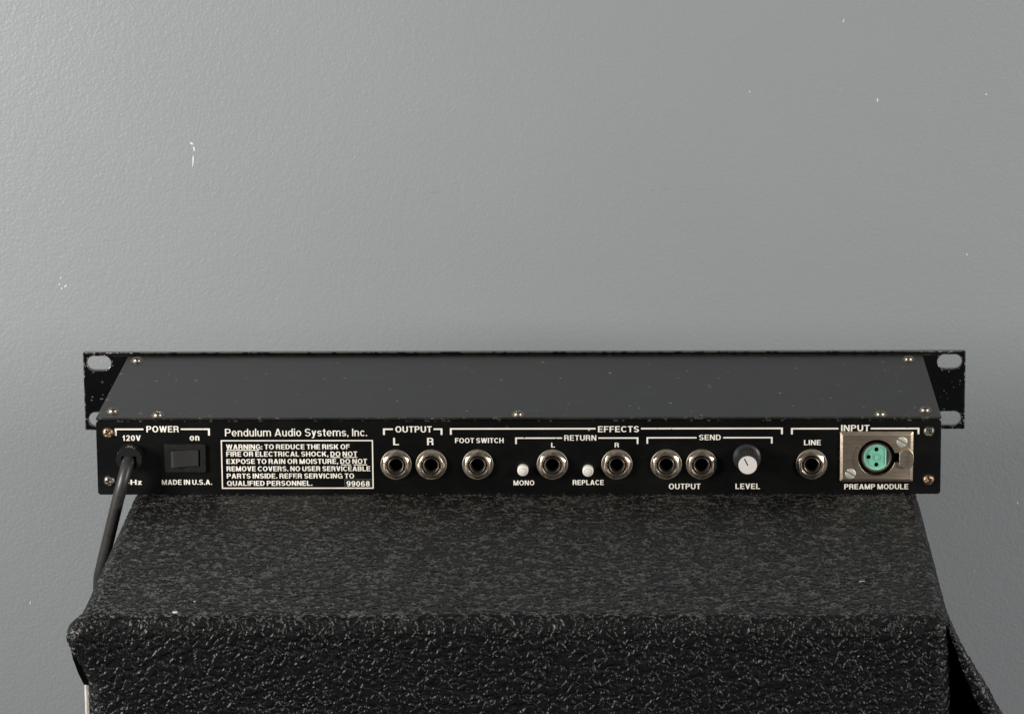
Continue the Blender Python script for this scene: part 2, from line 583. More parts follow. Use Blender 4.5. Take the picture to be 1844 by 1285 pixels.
def flap(name, path_fn, y0, y1, ny, z0, z1, nz, hem):
    """a hanging side flap: path_fn(z, s) -> x where s runs 0 at the front edge to 1 at the back"""
    ys = np.linspace(y0, y1, ny)
    zs = np.linspace(z0, z1, nz)
    P = np.array([[(path_fn(z, (y - y0) / (y1 - y0)), y, z) for z in zs] for y in ys])
    rows = []
    # rolled hem at the front edge: an arc from the inner side round to the outer side
    sgn = 1.0 if P[0, 0, 0] > 0 else -1.0
    for t in np.linspace(-0.5 * math.pi, 0.5 * math.pi, 12):
        r = np.array([hem(z) for z in zs])
        row = P[0].copy()
        row[:, 1] = y0 - r * math.cos(t)
        row[:, 0] = P[0, :, 0] + sgn * (-r + r * (1 + math.sin(t)))
        rows.append(row)
    rows[0][:, 1] += 6.0
    outer = P[1:].copy()
    outer[:, :, 0] += sgn * np.array([hem(z) for z in zs])[None, :]
    inner = P[::-1].copy()
    allr = np.concatenate([np.array(rows), outer], 0)
    o = grid_mesh(name, allr.reshape(-1, 3), allr.shape[0], nz, 'vinyl', cover, flip=(sgn < 0))
    # inside shade painted as near-black on the flap's lining
    li = P.copy()
    li[:, :, 0] -= sgn * 0.6
    l = grid_mesh('flap_inner_shade', li.reshape(-1, 3), ny, nz, 'shade_lining', o, flip=(sgn > 0))
    return o


def right_path(z, s):
    k = max(0.0, -z - 3.0)
    out = 0.47 * k + 0.0006 * k * k
    return 203.0 + out * max(0.0, 1 - 3.0 * s) ** 1.5 + 1.0 * (1 - s)


def left_path(z, s):
    k = -z
    f = max(0.0, 1 - 9.0 * s)
    b = -198.6 - 4.4 * f * math.exp(-((k - 9.5) / 10.0) ** 2)
    if k > 13:
        b += 0.20 * (k - 13)
    return b + 2.0 * (1 - f)


flap('side_flap', right_path, -222.0, 100.0, 110, -4.5, -140.0, 170, lambda z: 0.9 + 3.6 * min(1.0, max(0.0, (-z - 4) / 34.0)))
lf = flap('side_flap', left_path, -214.0, 100.0, 110, -9.0, -34.0, 40, lambda z: 0.9)

bm = bmesh.new()
prism(bm, [(-202.6, -11.5), (-203.3, -16.0), (-202.2, -22.0), (-199.9, -29.0), (-197.4, -34.5), (-193.0, -34.5), (-193.0, -11.5)], -217.5, -216.5)
finish('flap_inner_shade', bm, 'shade_lining', lf, smooth=0)  # flat black sheet stands in for the shade in the left opening
for x, y, w in ((-154.2, -215.0, 1.3), (-146.9, -197.6, 0.5), (167.9, -163.9, 1.5)):
    bm = bmesh.new()
    pts = [(x + w * random.uniform(0.7, 1.1) * math.cos(a), y + 0.55 * w * random.uniform(0.7, 1.1) * math.sin(a)) for a in np.linspace(0, 5.6, 8)]
    vb = [bm.verts.new((px, py, -0.6)) for px, py in pts]
    vt = [bm.verts.new((px, py, 0.35)) for px, py in pts]
    bm.faces.new(vt)
    for i in range(8):
        bm.faces.new((vb[i], vb[(i + 1) % 8], vt[(i + 1) % 8], vt[i]))
    finish('lint_speck', bm, 'chip', cover, smooth=0)

# ------------------------------------------------------------------ the rack unit
WU, HU, DU = 434.0, 40.7, 143.0
unit = thing('rack_preamp', 'black rack-mount audio preamp seen from behind, white lettering, metal sockets, resting on textured cover', 'rack preamp', (0, 0, 0))

JX = (-62.6, -44.5, -20.55, 17.85, 51.0, 76.35, 94.45, 150.85)
JZ = 15.85
MX, MZ = 184.05, 19.6                  # microphone connector centre


def keyhole(cx, cz, r, tail_x, hz, n=44):
    a = math.degrees(math.asin(hz / r))
    p = circ(cx, cz, r, n, a, 360 - a, closed=False)
    return p + [(tail_x, cz - hz), (tail_x, cz + hz)]


bm = bmesh.new()
prism(bm, rrect(-WU / 2, WU / 2, -0.1, 39.1, 1.6), 0.0, 1.8,
      [circ(x, JZ, 3.9, 28) for x in JX] + [keyhole(MX, MZ, 9.4, 195.6, 2.5)])
finish('rear_panel', bm, 'panel', unit, smooth=30, bevel=0.45)

# chassis tray: floor and two sides behind the rear panel
bm = bmesh.new()
quad_box(bm, -216.2, 216.2, 1.9, DU - 0.2, 0.4, 1.9)
quad_box(bm, -216.2, -214.7, 1.9, DU - 0.2, 1.95, 39.0)
quad_box(bm, 214.7, 216.2, 1.9, DU - 0.2, 1.95, 39.0)
finish('chassis_tray', bm, 'panel', unit, smooth=0)

bm = bmesh.new()
quad_box(bm, -WU / 2, WU / 2, -0.2, DU - 0.1, 39.5, HU)
finish('top_cover', bm, 'top', unit, smooth=0, bevel=0.25)

XP, ZP = -0.68, -1.07
slots = [rrect(XP + sx * 232.6 - 6.65, XP + sx * 232.6 + 6.65, ZP + 21.85 + sz * 15.875 - 4.0, ZP + 21.85 + sz * 15.875 + 4.0, 3.9, 8)
         for sx in (-1, 1) for sz in (-1, 1)]
bm = bmesh.new()
prism(bm, rrect(XP - 241.3, XP + 241.3, ZP, ZP + 43.7, 0.6, 2), DU, DU + 3.1, slots)
finish('front_panel', bm, 'ear', unit, smooth=30, bevel=0.35)


# bare metal where rack screws have chewed the ears' paint
M['bare'] = simple('bare chipped metal', (0.55, 0.52, 0.46), 0.4, 0.7)
rng = random.Random(21)
for sx in (-1, 1):
    bm = bmesh.new()
    ex_ = XP + sx * 232.6
    spots = []
    for sz in (-1, 1):
        ez = ZP + 21.85 + sz * 15.875
        for _ in range(9):
            t = rng.uniform(0, 2 * math.pi)
            spots.append((ex_ + 7.4 * math.cos(t) * rng.uniform(0.97, 1.12), ez + 4.6 * math.sin(t) * rng.uniform(0.97, 1.25), rng.uniform(0.2, 0.75), rng.uniform(0.12, 0.3), rng.uniform(0, 3.1)))
    for _ in range(7):
        spots.append((ex_ + rng.uniform(-5, 6), ZP + 21 + rng.uniform(-7, 7), rng.uniform(0.15, 0.6), rng.uniform(0.1, 0.22), rng.uniform(0, 3.1)))
    for _ in range(16):
        spots.append((XP + sx * (241.3 - 0.35), ZP + rng.uniform(1, 42.5), 0.3, rng.uniform(0.2, 1.2), 0))
    for _ in range(14):
        spots.append((XP + sx * rng.uniform(212, 240.5), ZP + 43.7 - 0.3, rng.uniform(0.3, 1.5), 0.25, 0))
    for cx_, cz_, w_, h_, a_ in spots:
        pts = []
        for q in range(8):
            t = 2 * math.pi * q / 8
            k = rng.uniform(0.55, 1.1)
            u_, v_ = w_ * k * math.cos(t), h_ * k * math.sin(t)
            pts.append((cx_ + u_ * math.cos(a_) - v_ * math.sin(a_), cz_ + u_ * math.sin(a_) + v_ * math.cos(a_)))
        if all(abs(p[0] - XP) < 241.2 and ZP + 0.1 < p[1] < ZP + 43.6 for p in pts):
            prism(bm, pts, DU - 0.03 - rng.uniform(0, 0.02), DU + 0.02)
    finish('chipped_paint', bm, 'bare', bpy.data.objects['front_panel'], smooth=0)


# --- Phillips pan head screws: a dome with a sunk cross
def screw_mesh(name, rad, height, slot=None):
    """head along +z, cross recess (or a straight slot) sunk into the dome"""
    n = 56
    bm = bmesh.new()
    vs_ = {}
    rings = 22
    c = bm.verts.new((0, 0, 0))
    def hgt(x, y):
        r = math.hypot(x, y) / rad
        h = height * (max(0.0, 1 - r ** 3.2)) ** 0.55
        if slot:
            d = max(0.0, min(1.0, (slot / 2 - abs(y)) / 0.18 + 0.5)) if abs(x) < rad * 2 else 0
            return h - 0.75 * d if r < 0.995 else h
        arm, w = rad * 0.60, rad * 0.15
        def inside(a, b):
            return max(0.0, min(1.0, (w - abs(a)) / 0.2 + 0.5)) * max(0.0, min(1.0, (arm - abs(b)) / 0.35 + 0.5))
        d = max(inside(x, y), inside(y, x))
        return h - 1.3 * d * (1 - 0.45 * math.hypot(x, y) / arm if math.hypot(x, y) < arm else 0.5)
    c.co.z = hgt(0, 0)
    prev = None
    for k in range(1, rings + 1):
        r = rad * (k / rings) ** 0.9
        ring = []
        for i in range(n):
            t = 2 * math.pi * i / n
            x, y = r * math.cos(t), r * math.sin(t)
            ring.append(bm.verts.new((x, y, hgt(x, y) if k < rings else 0.0)))
        for i in range(n):
            j = (i + 1) % n
            if prev is None:
                bm.faces.new((c, ring[i], ring[j]))
            else:
                bm.faces.new((prev[i], ring[i], ring[j], prev[j]))
        prev = ring
    low = [bm.verts.new((v.co.x, v.co.y, -0.9)) for v in prev]
    for i in range(n):
        j = (i + 1) % n
        bm.faces.new((prev[i], low[i], low[j], prev[j]))
    bmesh.ops.scale(bm, vec=(MM, MM, MM), verts=bm.verts)
    me = bpy.data.meshes.new(name)
    bm.to_mesh(me)
    bm.free()
    me.polygons.foreach_set('use_smooth', [True] * len(me.polygons))
    return me


def put(name, me, mat, parent, loc, rot=(0, 0, 0), scale=1.0):
    o = bpy.data.objects.new(name, me)
    COL.objects.link(o)
    o.parent = parent
    o.location = Vector(loc) * MM
    o.rotation_euler = rot
    o.scale = (scale,) * 3
    if not me.materials:
        me.materials.append(M[mat])
    o.material_slots[0].link = 'OBJECT'
    o.material_slots[0].material = M[mat]
    return o


pan = screw_mesh('pan_head_screw', 3.0, 1.9)
for x, z, mat, rot in ((-210.8, 32.9, 'brass', 0.5), (-210.85, 7.3, 'blackscrew', 0.1), (210.8, 33.0, 'blackscrew', 0.75), (210.9, 7.5, 'brass', 0.3)):
    s = put('panel_screw', pan, mat, unit, (x, -0.02, z), (R(90), rot, 0))
    s.rotation_euler = (Matrix.Rotation(R(90), 3, 'X') @ Matrix.Rotation(rot, 3, 'Z')).to_euler()
M['brass2'] = M['brass']
top_screws = ((-210.8, 130.6), (-209.7, 13.6), (-185.4, 4.9), (0.3, 5.4), (186.2, 4.5), (209.7, 13.4), (208.8, 130.5))
bm = bmesh.new()
lathe(bm, [(2.2, 0.0), (2.2, 0.42), (3.6, 0.42), (3.8, 0.3), (3.8, 0.0)], 40)
bmesh.ops.rotate(bm, cent=(0, 0, 0), matrix=Matrix.Rotation(R(-90), 3, 'X'), verts=bm.verts)
bmesh.ops.recalc_face_normals(bm, faces=bm.faces)
bmesh.ops.scale(bm, vec=(MM, MM, MM), verts=bm.verts)
wme = bpy.data.meshes.new('screw_washer')
bm.to_mesh(wme)
bm.free()
wme.polygons.foreach_set('use_smooth', [True] * len(wme.polygons))
wme.set_sharp_from_angle(angle=R(35))
for i, (x, y) in enumerate(top_screws):
    s = put('cover_screw', pan, 'zinc', unit, (x, y, HU + 0.42), (0, 0, 0.4 + i * 1.1), 0.92)
    put('screw_washer', wme, 'nickel_dull', s, (0, 0, -0.42 / 0.92), (0, 0, 0), 1.0)

# --- phone sockets: washer, hexagon nut, threaded bush
bm = bmesh.new()
lathe(bm, [(3.45, -9.0), (3.45, 2.3), (3.6, 2.6), (3.85, 2.7), (4.1, 2.6), (4.3, 2.2), (4.3, 0.0)], 48)
jack_bush = finish('phone_socket', bm, 'barrel', unit, smooth=35)
bush_me = jack_bush.data
bm = bmesh.new()
lathe(bm, [(5.0, 0.0), (5.0, 0.8), (7.7, 0.8), (7.95, 0.6), (8.0, 0.3), (8.0, 0.0)], 56)
w0 = finish('washer', bm, 'nickel_dull', jack_bush, smooth=30)
# nut with a 30 degree crowned chamfer
bm = bmesh.new()
nseg = 72
rf, rcor, hn = 6.3, 6.3 / math.cos(R(30)), 3.3
rings_ = [[] for _ in range(8)]
for i in range(nseg):
    t = 360.0 * i / nseg
    rh = rf / math.cos(R(((t + 30) % 60) - 30))
    ch = (rh - 5.75) * 0.62
    c_, s_ = math.cos(R(t)), math.sin(R(t))
    for rg, (r_, y_) in zip(rings_, ((4.32, -1.6), (4.45, -2.0), (4.95, -2.75), (5.3, -hn + 0.08), (5.5, -hn), (5.75, -hn + 0.05), (rh, -hn + ch), (rh, -0.86))):
        rg.append(bm.verts.new((r_ * c_, y_, r_ * s_)))
for a, b in zip(rings_, rings_[1:]):
    for i in range(nseg):
        j = (i + 1) % nseg
        bm.faces.new((a[i], a[j], b[j], b[i]))
n0 = finish('hex_nut', bm, 'nickel', jack_bush, smooth=25)
# the spring and liner deep in the bore
bm = bmesh.new()
lathe(bm, [(3.44, 1.9), (3.3, 1.7), (3.3, -9.0), (0.0, -9.0)], 40)
b0 = finish('socket_bore', bm, 'hole', jack_bush, smooth=35)
jack_bush.location = Vector((JX[0], 0, JZ)) * MM
for k, (x, ang) in enumerate(zip(JX, (0, 30, 3, 9, 12, -6, 2, -7))):
    if k == 0:
        root = jack_bush
    else:
        root = jack_bush.copy()
        COL.objects.link(root)
        root.parent = unit
        root.location = Vector((x, 0, JZ)) * MM
        for ch in (w0, b0):
            c2 = ch.copy()
            COL.objects.link(c2)
            c2.parent = root
    nn = n0 if k == 0 else n0.copy()
    if k:
        COL.objects.link(nn)
        nn.parent = root
    nn.rotation_euler = (0, R(ang), 0)

# --- push buttons
for x, z in ((2.68, 13.25), (36.15, 12.9)):
    bm = bmesh.new()
    lathe(bm, [(2.8, 0.0), (2.8, 3.3), (2.55, 3.75), (2.1, 4.0), (1.9, 4.0), (1.85, 3.8)], 40, x, z)
    pb = finish('push_button', bm, 'button', unit, smooth=50)
    bm = bmesh.new()
    lathe(bm, [(1.84, 3.5), (1.78, 4.55), (1.6, 4.75), (0.0, 4.8)], 36, x, z)
    finish('button_face', bm, 'button_face', pb, smooth=50)

# --- level knob
KX, KZ = 117.7, 19.5
bm = bmesh.new()
lathe(bm, [(7.2, 0.2), (7.2, 1.7), (6.9, 2.3), (5.95, 2.7)], 60, KX, KZ)
n = 120
rings = []
for r0, h, f in ((5.95, 2.7, 0.0), (5.75, 3.4, 0.22), (5.25, 14.5, 0.22), (4.95, 15.6, 0.1), (4.78, 16.2, 0.0)):
    rings.append([bm.verts.new((KX + (r0 - f * (i % 5 in (0, 1))) * math.cos(2 * math.pi * i / n), -h, KZ + (r0 - f * (i % 5 in (0, 1))) * math.sin(2 * math.pi * i / n))) for i in range(n)])
for a, b in zip(rings, rings[1:]):
    for i in range(n):
        j = (i + 1) % n
        bm.faces.new((a[i], a[j], b[j], b[i]))
bm.faces.new(rings[-1])
knob = finish('level_knob', bm, 'knob', unit, smooth=28)
bm = bmesh.new()
lathe(bm, [(4.72, 16.2), (4.72, 16.75), (4.5, 17.0), (0.0, 17.0)], 56, KX, KZ)
finish('knob_cap', bm, 'knob_cap', knob, smooth=40)
bm = bmesh.new()
ca, sa = math.cos(R(117)), math.sin(R(117))
px, pz = -sa * 0.26, ca * 0.26
prism(bm, [(KX - 0.1 * ca + px, KZ - 0.1 * sa + pz), (KX - 0.1 * ca - px, KZ - 0.1 * sa - pz), (KX + 3.9 * ca - px, KZ + 3.9 * sa - pz), (KX + 3.9 * ca + px, KZ + 3.9 * sa + pz)], -17.08, -16.9)
finish('pointer_line', bm, 'pointer', knob, smooth=0)

# --- microphone connector
PX0, PX1, PZ0, PZ1 = 165.4, 202.7, 6.85, 33.2
bm = bmesh.new()
hp, cw = 2.3, 1.35
o_base = rrect(PX0, PX1, PZ0, PZ1, 0.7, 3)
o_mid = rrect(PX0, PX1, PZ0, PZ1, 0.7, 3)
o_top = rrect(PX0 + cw, PX1 - cw, PZ0 + cw, PZ1 - cw, 0.45, 3)
hole = keyhole(MX, MZ, 9.55, 196.3, 2.6, 60)
va = [bm.verts.new((x, -0.02, z)) for x, z in o_base]
vb = [bm.verts.new((x, -1.5, z)) for x, z in o_mid]
vc = [bm.verts.new((x, -hp, z)) for x, z in o_top]
vh = [bm.verts.new((x, -hp, z)) for x, z in hole]
vg = [bm.verts.new((x, 6.0, z)) for x, z in hole]
for a, b in ((va, vb), (vb, vc), (vh, vg)):
    for i in range(len(a)):
        j = (i + 1) % len(a)
        bm.faces.new((a[i], a[j], b[j], b[i]))
allv = vc + vh
for t in tessellate_polygon([[Vector((x, z, 0)) for x, z in o_top], [Vector((x, z, 0)) for x, z in hole]]):
    bm.faces.new([allv[i] for i in t])
mic = finish('microphone_connector', bm, 'plate', unit, smooth=25)
mb = mic.modifiers.new('bevel', 'BEVEL')
mb.width, mb.segments, mb.limit_method, mb.angle_limit = 0.22 * MM, 2, 'ANGLE', R(30)
bm = bmesh.new()
lathe(bm, [(7.75, -6.0), (7.75, 1.0), (7.55, 1.5), (6.95, 1.5), (6.75, 1.1), (6.75, -5.0)], 60, MX, MZ)
finish('connector_shell', bm, 'shell', mic, smooth=30)
bm = bmesh.new()
lathe(bm, [(9.5, -5.5), (0.0, -5.5)], 40, MX, MZ)
finish('recess_floor', bm, 'hole', mic, smooth=0)
# green insert: a disc with a flat on the right, three contact holes
def flat_disc(r, flat, n=50):
    a = math.degrees(math.acos(flat / r))
    return circ(MX, MZ, r, n, a, 360 - a, closed=False)
pins = ((-0.05, 3.95), (-4.0, -0.05), (0.0, -4.05))
bm = bmesh.new()
prism(bm, flat_disc(6.55, 4.95), -0.1, 4.0, [circ(MX + a, MZ + b, 1.12, 20) for a, b in pins])
ins = finish('contact_insert', bm, 'mint', mic, smooth=30)
bm = bmesh.new()
prism(bm, flat_disc(6.55, 4.95), -0.75, -0.11, [flat_disc(6.0, 4.5)])
finish('insert_rim', bm, 'mint_rim', mic, smooth=30, bevel=0.12)
for a, b in pins:
    bm = bmesh.new()
    lathe(bm, [(1.11, 0.0), (1.11, -3.5), (0.0, -3.5)], 20, MX + a, MZ + b)
    finish('contact_hole', bm, 'hole', mic, smooth=0)
bm = bmesh.new()
lathe(bm, [(1.85, 0.1), (1.85, 0.4), (1.5, 0.4), (1.5, 0.1)], 40, MX, MZ)
finish('insert_ring', bm, 'mint', mic, smooth=30)
bm = bmesh.new()
quad_box(bm, MX + 3.9, MX + 4.6, -0.5, -0.05, MZ - 0.5, MZ + 0.3)
finish('insert_key', bm, 'mint', mic, smooth=0, bevel=0.1)
bm = bmesh.new()
a_ = math.degrees(math.acos(5.05 / 6.7))
prism(bm, circ(MX, MZ, 6.7, 16, -a_, a_, closed=False), 0.3, 3.0)
finish('shell_key', bm, 'shell', mic, smooth=30)
# raised maker's arc left of the opening (its lettering is too worn to read)
def band(cx, cz, ro, ri_, a0, a1, n=24):
    return circ(cx, cz, ro, n, a0, a1, closed=False) + circ(cx, cz, ri_, n, a1, a0, closed=False)
bm = bmesh.new()
prism(bm, band(MX, MZ, 12.35, 12.0, 148, 212), -hp - 0.22, -hp + 0.3)
for a in (148, 212):
    prism(bm, band(MX, MZ, 11.97, 10.3, a - 0.9, a + 0.9, 3), -hp - 0.22, -hp + 0.3)
finish('raised_arc', bm, 'shell', mic, smooth=30, bevel=0.07)
bm = bmesh.new()
for a in range(154, 209, 5):
    t = R(a + random.uniform(-1, 1))
    r = 11.1 + random.uniform(-0.15, 0.15)
    c = (MX + r * math.cos(t), MZ + r * math.sin(t))
    l, w = random.uniform(0.35, 0.6), random.uniform(0.14, 0.24)
    dx, dz = math.cos(t + random.uniform(-0.6, 0.6)), math.sin(t + random.uniform(-0.6, 0.6))
    prism(bm, [(c[0] - dx * l - dz * w, c[1] - dz * l + dx * w), (c[0] + dx * l - dz * w, c[1] + dz * l + dx * w), (c[0] + dx * l + dz * w, c[1] + dz * l - dx * w), (c[0] - dx * l + dz * w, c[1] - dz * l - dx * w)], -hp - 0.15, -hp + 0.2)
finish('worn_embossing', bm, 'shell', mic, smooth=0)
# release latch
bm = bmesh.new()
prism(bm, [(195.6, 15.6), (196.6, 14.9), (198.2, 14.4), (200.2, 14.35), (201.7, 14.9), (202.5, 16.2), (202.85, 18.0), (202.9, 19.9), (202.75, 21.6), (202.1, 23.2), (200.9, 24.1), (199.2, 24.4), (197.3, 24.1), (196.4, 23.2), (195.6, 22.6)], -4.1, -1.0)
latch = finish('release_latch', bm, 'plate', mic, smooth=30, bevel=0.55, segs=3)
# slotted screws
slotme = screw_mesh('slotted_screw', 2.8, 0.55, slot=0.62)
for x, z in ((196.95, 28.0), (170.8, 11.2)):
    s = put('mounting_screw', slotme, 'grey_screw', mic, (x, -hp - 0.05, z))
    s.rotation_euler = (Matrix.Rotation(R(90), 3, 'X') @ Matrix.Rotation(R(-33), 3, 'Z')).to_euler()
    bm = bmesh.new()
    quad_box(bm, -2.5, 2.5, -0.15, 0.15, -0.3, -0.12)
    g = finish('slot_glint', bm, 'glint', s, smooth=0)  # pale bar paints the light caught by the slot

# --- power switch
SX0, SX1, SZ0, SZ1 = -181.8, -160.7, 12.2, 27.0
bm = bmesh.new()
prism(bm, rrect(SX0, SX1, SZ0, SZ1, 0.9, 4), -1.6, 0.0, [rrect(-178.7, -163.4, 15.0, 24.0, 0.3, 2)])
sw = finish('power_switch', bm, 'plastic', unit, smooth=30, bevel=0.5, segs=3)
bm = bmesh.new()
xs = np.linspace(-178.4, -163.75, 30)
def rock(x):
    t = (x + 178.4) / 14.65
    return 1.2 + 4.2 * (1 - t) ** 1.6 if t > 0.085 else 1.2 + 4.2 * (1 - 0.085) ** 1.6 - (0.085 - t) * 12
tv = [(bm.verts.new((x, -rock(x), 15.3)), bm.verts.new((x, -rock(x), 23.85))) for x in xs]
bv_ = [(bm.verts.new((x, 1.0, 15.3)), bm.verts.new((x, 1.0, 23.85))) for x in xs]
for i in range(len(xs) - 1):
    bm.faces.new((tv[i][0], tv[i + 1][0], tv[i + 1][1], tv[i][1]))
    bm.faces.new((tv[i][1], tv[i + 1][1], bv_[i + 1][1], bv_[i][1]))
    bm.faces.new((tv[i][0], bv_[i][0], bv_[i + 1][0], tv[i + 1][0]))
bm.faces.new((tv[0][0], tv[0][1], bv_[0][1], bv_[0][0]))
bm.faces.new((tv[-1][0], bv_[-1][0], bv_[-1][1], tv[-1][1]))
finish('rocker', bm, 'rocker', sw, smooth=25, bevel=0.25)

# --- cord grip and cord
GX, GZ = -199.4, 20.7
oa = circ(GX, GZ, 6.6, 44, -55, 235, closed=False)
bm = bmesh.new()
prism(bm, oa + [(GX - 3.9, GZ - 5.0), (GX - 3.9, GZ + 1.9), (GX + 3.9, GZ + 1.9), (GX + 3.9, GZ - 5.0)], -9.0, -0.05)
finish('cord_grip', bm, 'grip', unit, smooth=30, bevel=1.1, segs=4)
bm = bmesh.new()
lathe(bm, [(5.4, 0.0), (5.4, 4.2), (4.8, 4.6), (0.0, 4.6)], 40, GX, GZ)
finish('grip_core', bm, 'hole', unit, smooth=40)
bm = bmesh.new()
tube(bm, [(-199.6, -4.0, 20.4), (-200.0, -9.5, 18.8), (-201.1, -13.2, 14.5), (-202.7, -15.0, 8.5), (-205.2, -14.5, 0.0),
          (-208.2, -13.0, -11.0), (-211.2, -11.0, -22.0), (-214.5, -9.0, -34.0), (-217.0, -6.0, -45.0), (-216.5, -2.0, -58.0), (-208.0, 3.0, -85.0), (-203.0, 5.0, -120.0), (-203.0, 5.0, -300.0)],
     3.2, 24, 8)
finish('power_cord', bm, 'rubber', unit, smooth=60)


# ------------------------------------------------------------------ printed lettering: a drawn grotesque alphabet
def E_(cx, cy, rx, ry, a0, a1, n=14):
    return [(cx + rx * math.cos(R(a0 + (a1 - a0) * i / n)), cy + ry * math.sin(R(a0 + (a1 - a0) * i / n))) for i in range(n + 1)]


def glyph(ch, T):
    """polygons (cap height 1) and width; T is the stem thickness"""
    U = T * 0.84
    P = []
    rect = lambda x0, y0, x1, y1: P.append([(x0, y0), (x1, y0), (x1, y1), (x0, y1)])
    diag = lambda xb, yb, xt, yt, w: P.append([(xb, yb), (xb + w, yb), (xt + w, yt), (xt, yt)])
    def bnd(cx, cy, rx, ry, a0, a1, tx=None, ty=None):
        tx = T if tx is None else tx
        ty = U if ty is None else ty
        P.append(E_(cx, cy, rx, ry, a0, a1) + E_(cx, cy, rx - tx, ry - ty, a1, a0))
    def ring(cx, cy, rx, ry):
        bnd(cx, cy, rx, ry, -3, 183)
        bnd(cx, cy, rx, ry, 177, 363)
    D = T * 1.1
    if ch == 'A':
        w = 0.74
        diag(0, 0, w / 2 - D * 0.55, 1, D); diag(w - D, 0, w / 2 - D * 0.45, 1, D); rect(w * 0.22, 0.2, w * 0.78, 0.2 + U); return P, w
    if ch == 'B':
        w = 0.66
        rect(0, 0, T, 1); rect(0.05, 0, 0.4, U); rect(0.05, 1 - U, 0.38, 1); rect(0.05, 0.51 - U / 2, 0.4, 0.51 + U / 2)
        bnd(0.37, 0.755 - U / 4 + .01, 0.26, 0.245 + U / 4, -92, 92); bnd(0.39, 0.255 + U / 4, 0.27, 0.255 + U / 4, -92, 92); return P, w
    if ch in 'CG':
        bnd(0.38, 0.5, 0.38, 0.51, 40, 180); bnd(0.38, 0.5, 0.38, 0.51, 178, 320 if ch == 'C' else 300)
        if ch == 'C':
            return P, 0.71
        rect(0.42, 0.39, 0.74, 0.39 + U); rect(0.74 - T * 0.8, 0.0, 0.74, 0.45); return P, 0.75
    if ch == 'D':
        rect(0, 0, T, 1); rect(0.05, 0, 0.32, U); rect(0.05, 1 - U, 0.32, 1); bnd(0.3, 0.5, 0.39, 0.5, -92, 92); return P, 0.69
    if ch == 'E':
        rect(0, 0, T, 1); rect(0.05, 0, 0.6, U); rect(0.05, 1 - U, 0.59, 1); rect(0.05, 0.51 - U / 2, 0.55, 0.51 + U / 2); return P, 0.6
    if ch == 'F':
        rect(0, 0, T, 1); rect(0.05, 1 - U, 0.57, 1); rect(0.05, 0.5 - U / 2, 0.51, 0.5 + U / 2); return P, 0.56
    if ch == 'H':
        rect(0, 0, T, 1); rect(0.7 - T, 0, 0.7, 1); rect(0.05, 0.51 - U / 2, 0.65, 0.51 + U / 2); return P, 0.7
    if ch == 'I':
        rect(0, 0, T, 1); return P, T
    if ch == 'K':
        rect(0, 0, T, 1); diag(0.08, 0.32, 0.7 - D * 1.15, 1, D * 1.15); diag(0.72 - D * 1.15, 0, 0.22, 0.62, D * 1.15); return P, 0.72
    if ch == 'L':
        rect(0, 0, T, 1); rect(0.05, 0, 0.55, U); return P, 0.55
    if ch == 'M':
        w = 0.84
        rect(0, 0, T * 0.95, 1); rect(w - T * 0.95, 0, w, 1); diag(w / 2 - D * 0.5, 0, 0.0, 1, D); diag(w / 2 - D * 0.5, 0, w - D, 1, D); return P, w
    if ch == 'N':
        w = 0.71
        rect(0, 0, T * 0.97, 1); rect(w - T * 0.97, 0, w, 1); diag(w - D * 1.05, 0, 0.0, 1, D * 1.05); return P, w
    if ch in 'OQ':
        ring(0.39, 0.5, 0.39, 0.51)
        if ch == 'Q':
            diag(0.62, -0.03, 0.40, 0.3, T * 0.9)
        return P, 0.78
    if ch in 'PR':
        rect(0, 0, T, 1); rect(0.05, 1 - U, 0.38, 1); rect(0.05, 0.41, 0.38, 0.41 + U); bnd(0.37, 0.705, 0.28, 0.295, -92, 92)
        if ch == 'R':
            bnd(0.37, 0.36, 0.27, 0.12 + U * .5, -8, 80, T, U); rect(0.64 - T, 0.06, 0.64, 0.37); diag(0.67 - T, 0, 0.64 - T, 0.1, T); return P, 0.68
        return P, 0.64
    if ch in 'Ss':
        k = 1.0 if ch == 'S' else 0.74
        wd = 0.32 if ch == 'S' else 0.25
        u2 = min(U, 0.17) if ch == 's' else U
        def sb(cy, ry, a0, a1):
            P.append([(x, y * k) for x, y in E_(wd, cy, wd, ry, a0, a1) + E_(wd, cy, wd - T, ry - u2 / k, a1, a0)])
        q = u2 / k
        sb(0.755 - q / 4, 0.255 + q / 4, 22, 274)
        sb(0.245 + q / 4, 0.255 + q / 4, 94, -160)
        return P, wd * 2
    if ch == 'T':
        rect(0.3 - T / 2, 0, 0.3 + T / 2, 1); rect(0, 1 - U, 0.6, 1); return P, 0.6
    if ch == 'U':
        w = 0.69
        rect(0, 0.33, T, 1); rect(w - T, 0.33, w, 1); bnd(w / 2, 0.345, w / 2, 0.355, 178, 362); return P, w
    if ch == 'V':
        w = 0.68
        diag(w / 2 - D * 0.55, 0, 0, 1, D); diag(w / 2 - D * 0.45, 0, w - D, 1, D); return P, w
    if ch == 'W':
        w = 1.0
        d = D * 0.92
        for xb, xt in ((0.2, 0), (0.2, 0.5 - d / 2), (0.8 - d, 0.5 - d / 2), (0.8 - d, 1 - d)):
            diag(xb, 0, xt, 1, d)
        return P, w
    if ch == 'X':
        w = 0.69
        diag(0, 0, w - D * 1.1, 1, D * 1.1); diag(w - D * 1.1, 0, 0, 1, D * 1.1); return P, w
    if ch == '0':
        ring(0.29, 0.5, 0.29, 0.51); return P, 0.58
    if ch == '1':
        rect(0.36 - T, 0, 0.36, 1); rect(0.04, 0.64, 0.3, 0.64 + U * 0.8); diag(0.12, 0.66, 0.36 - T, 1, T * 0.75); return P, 0.4
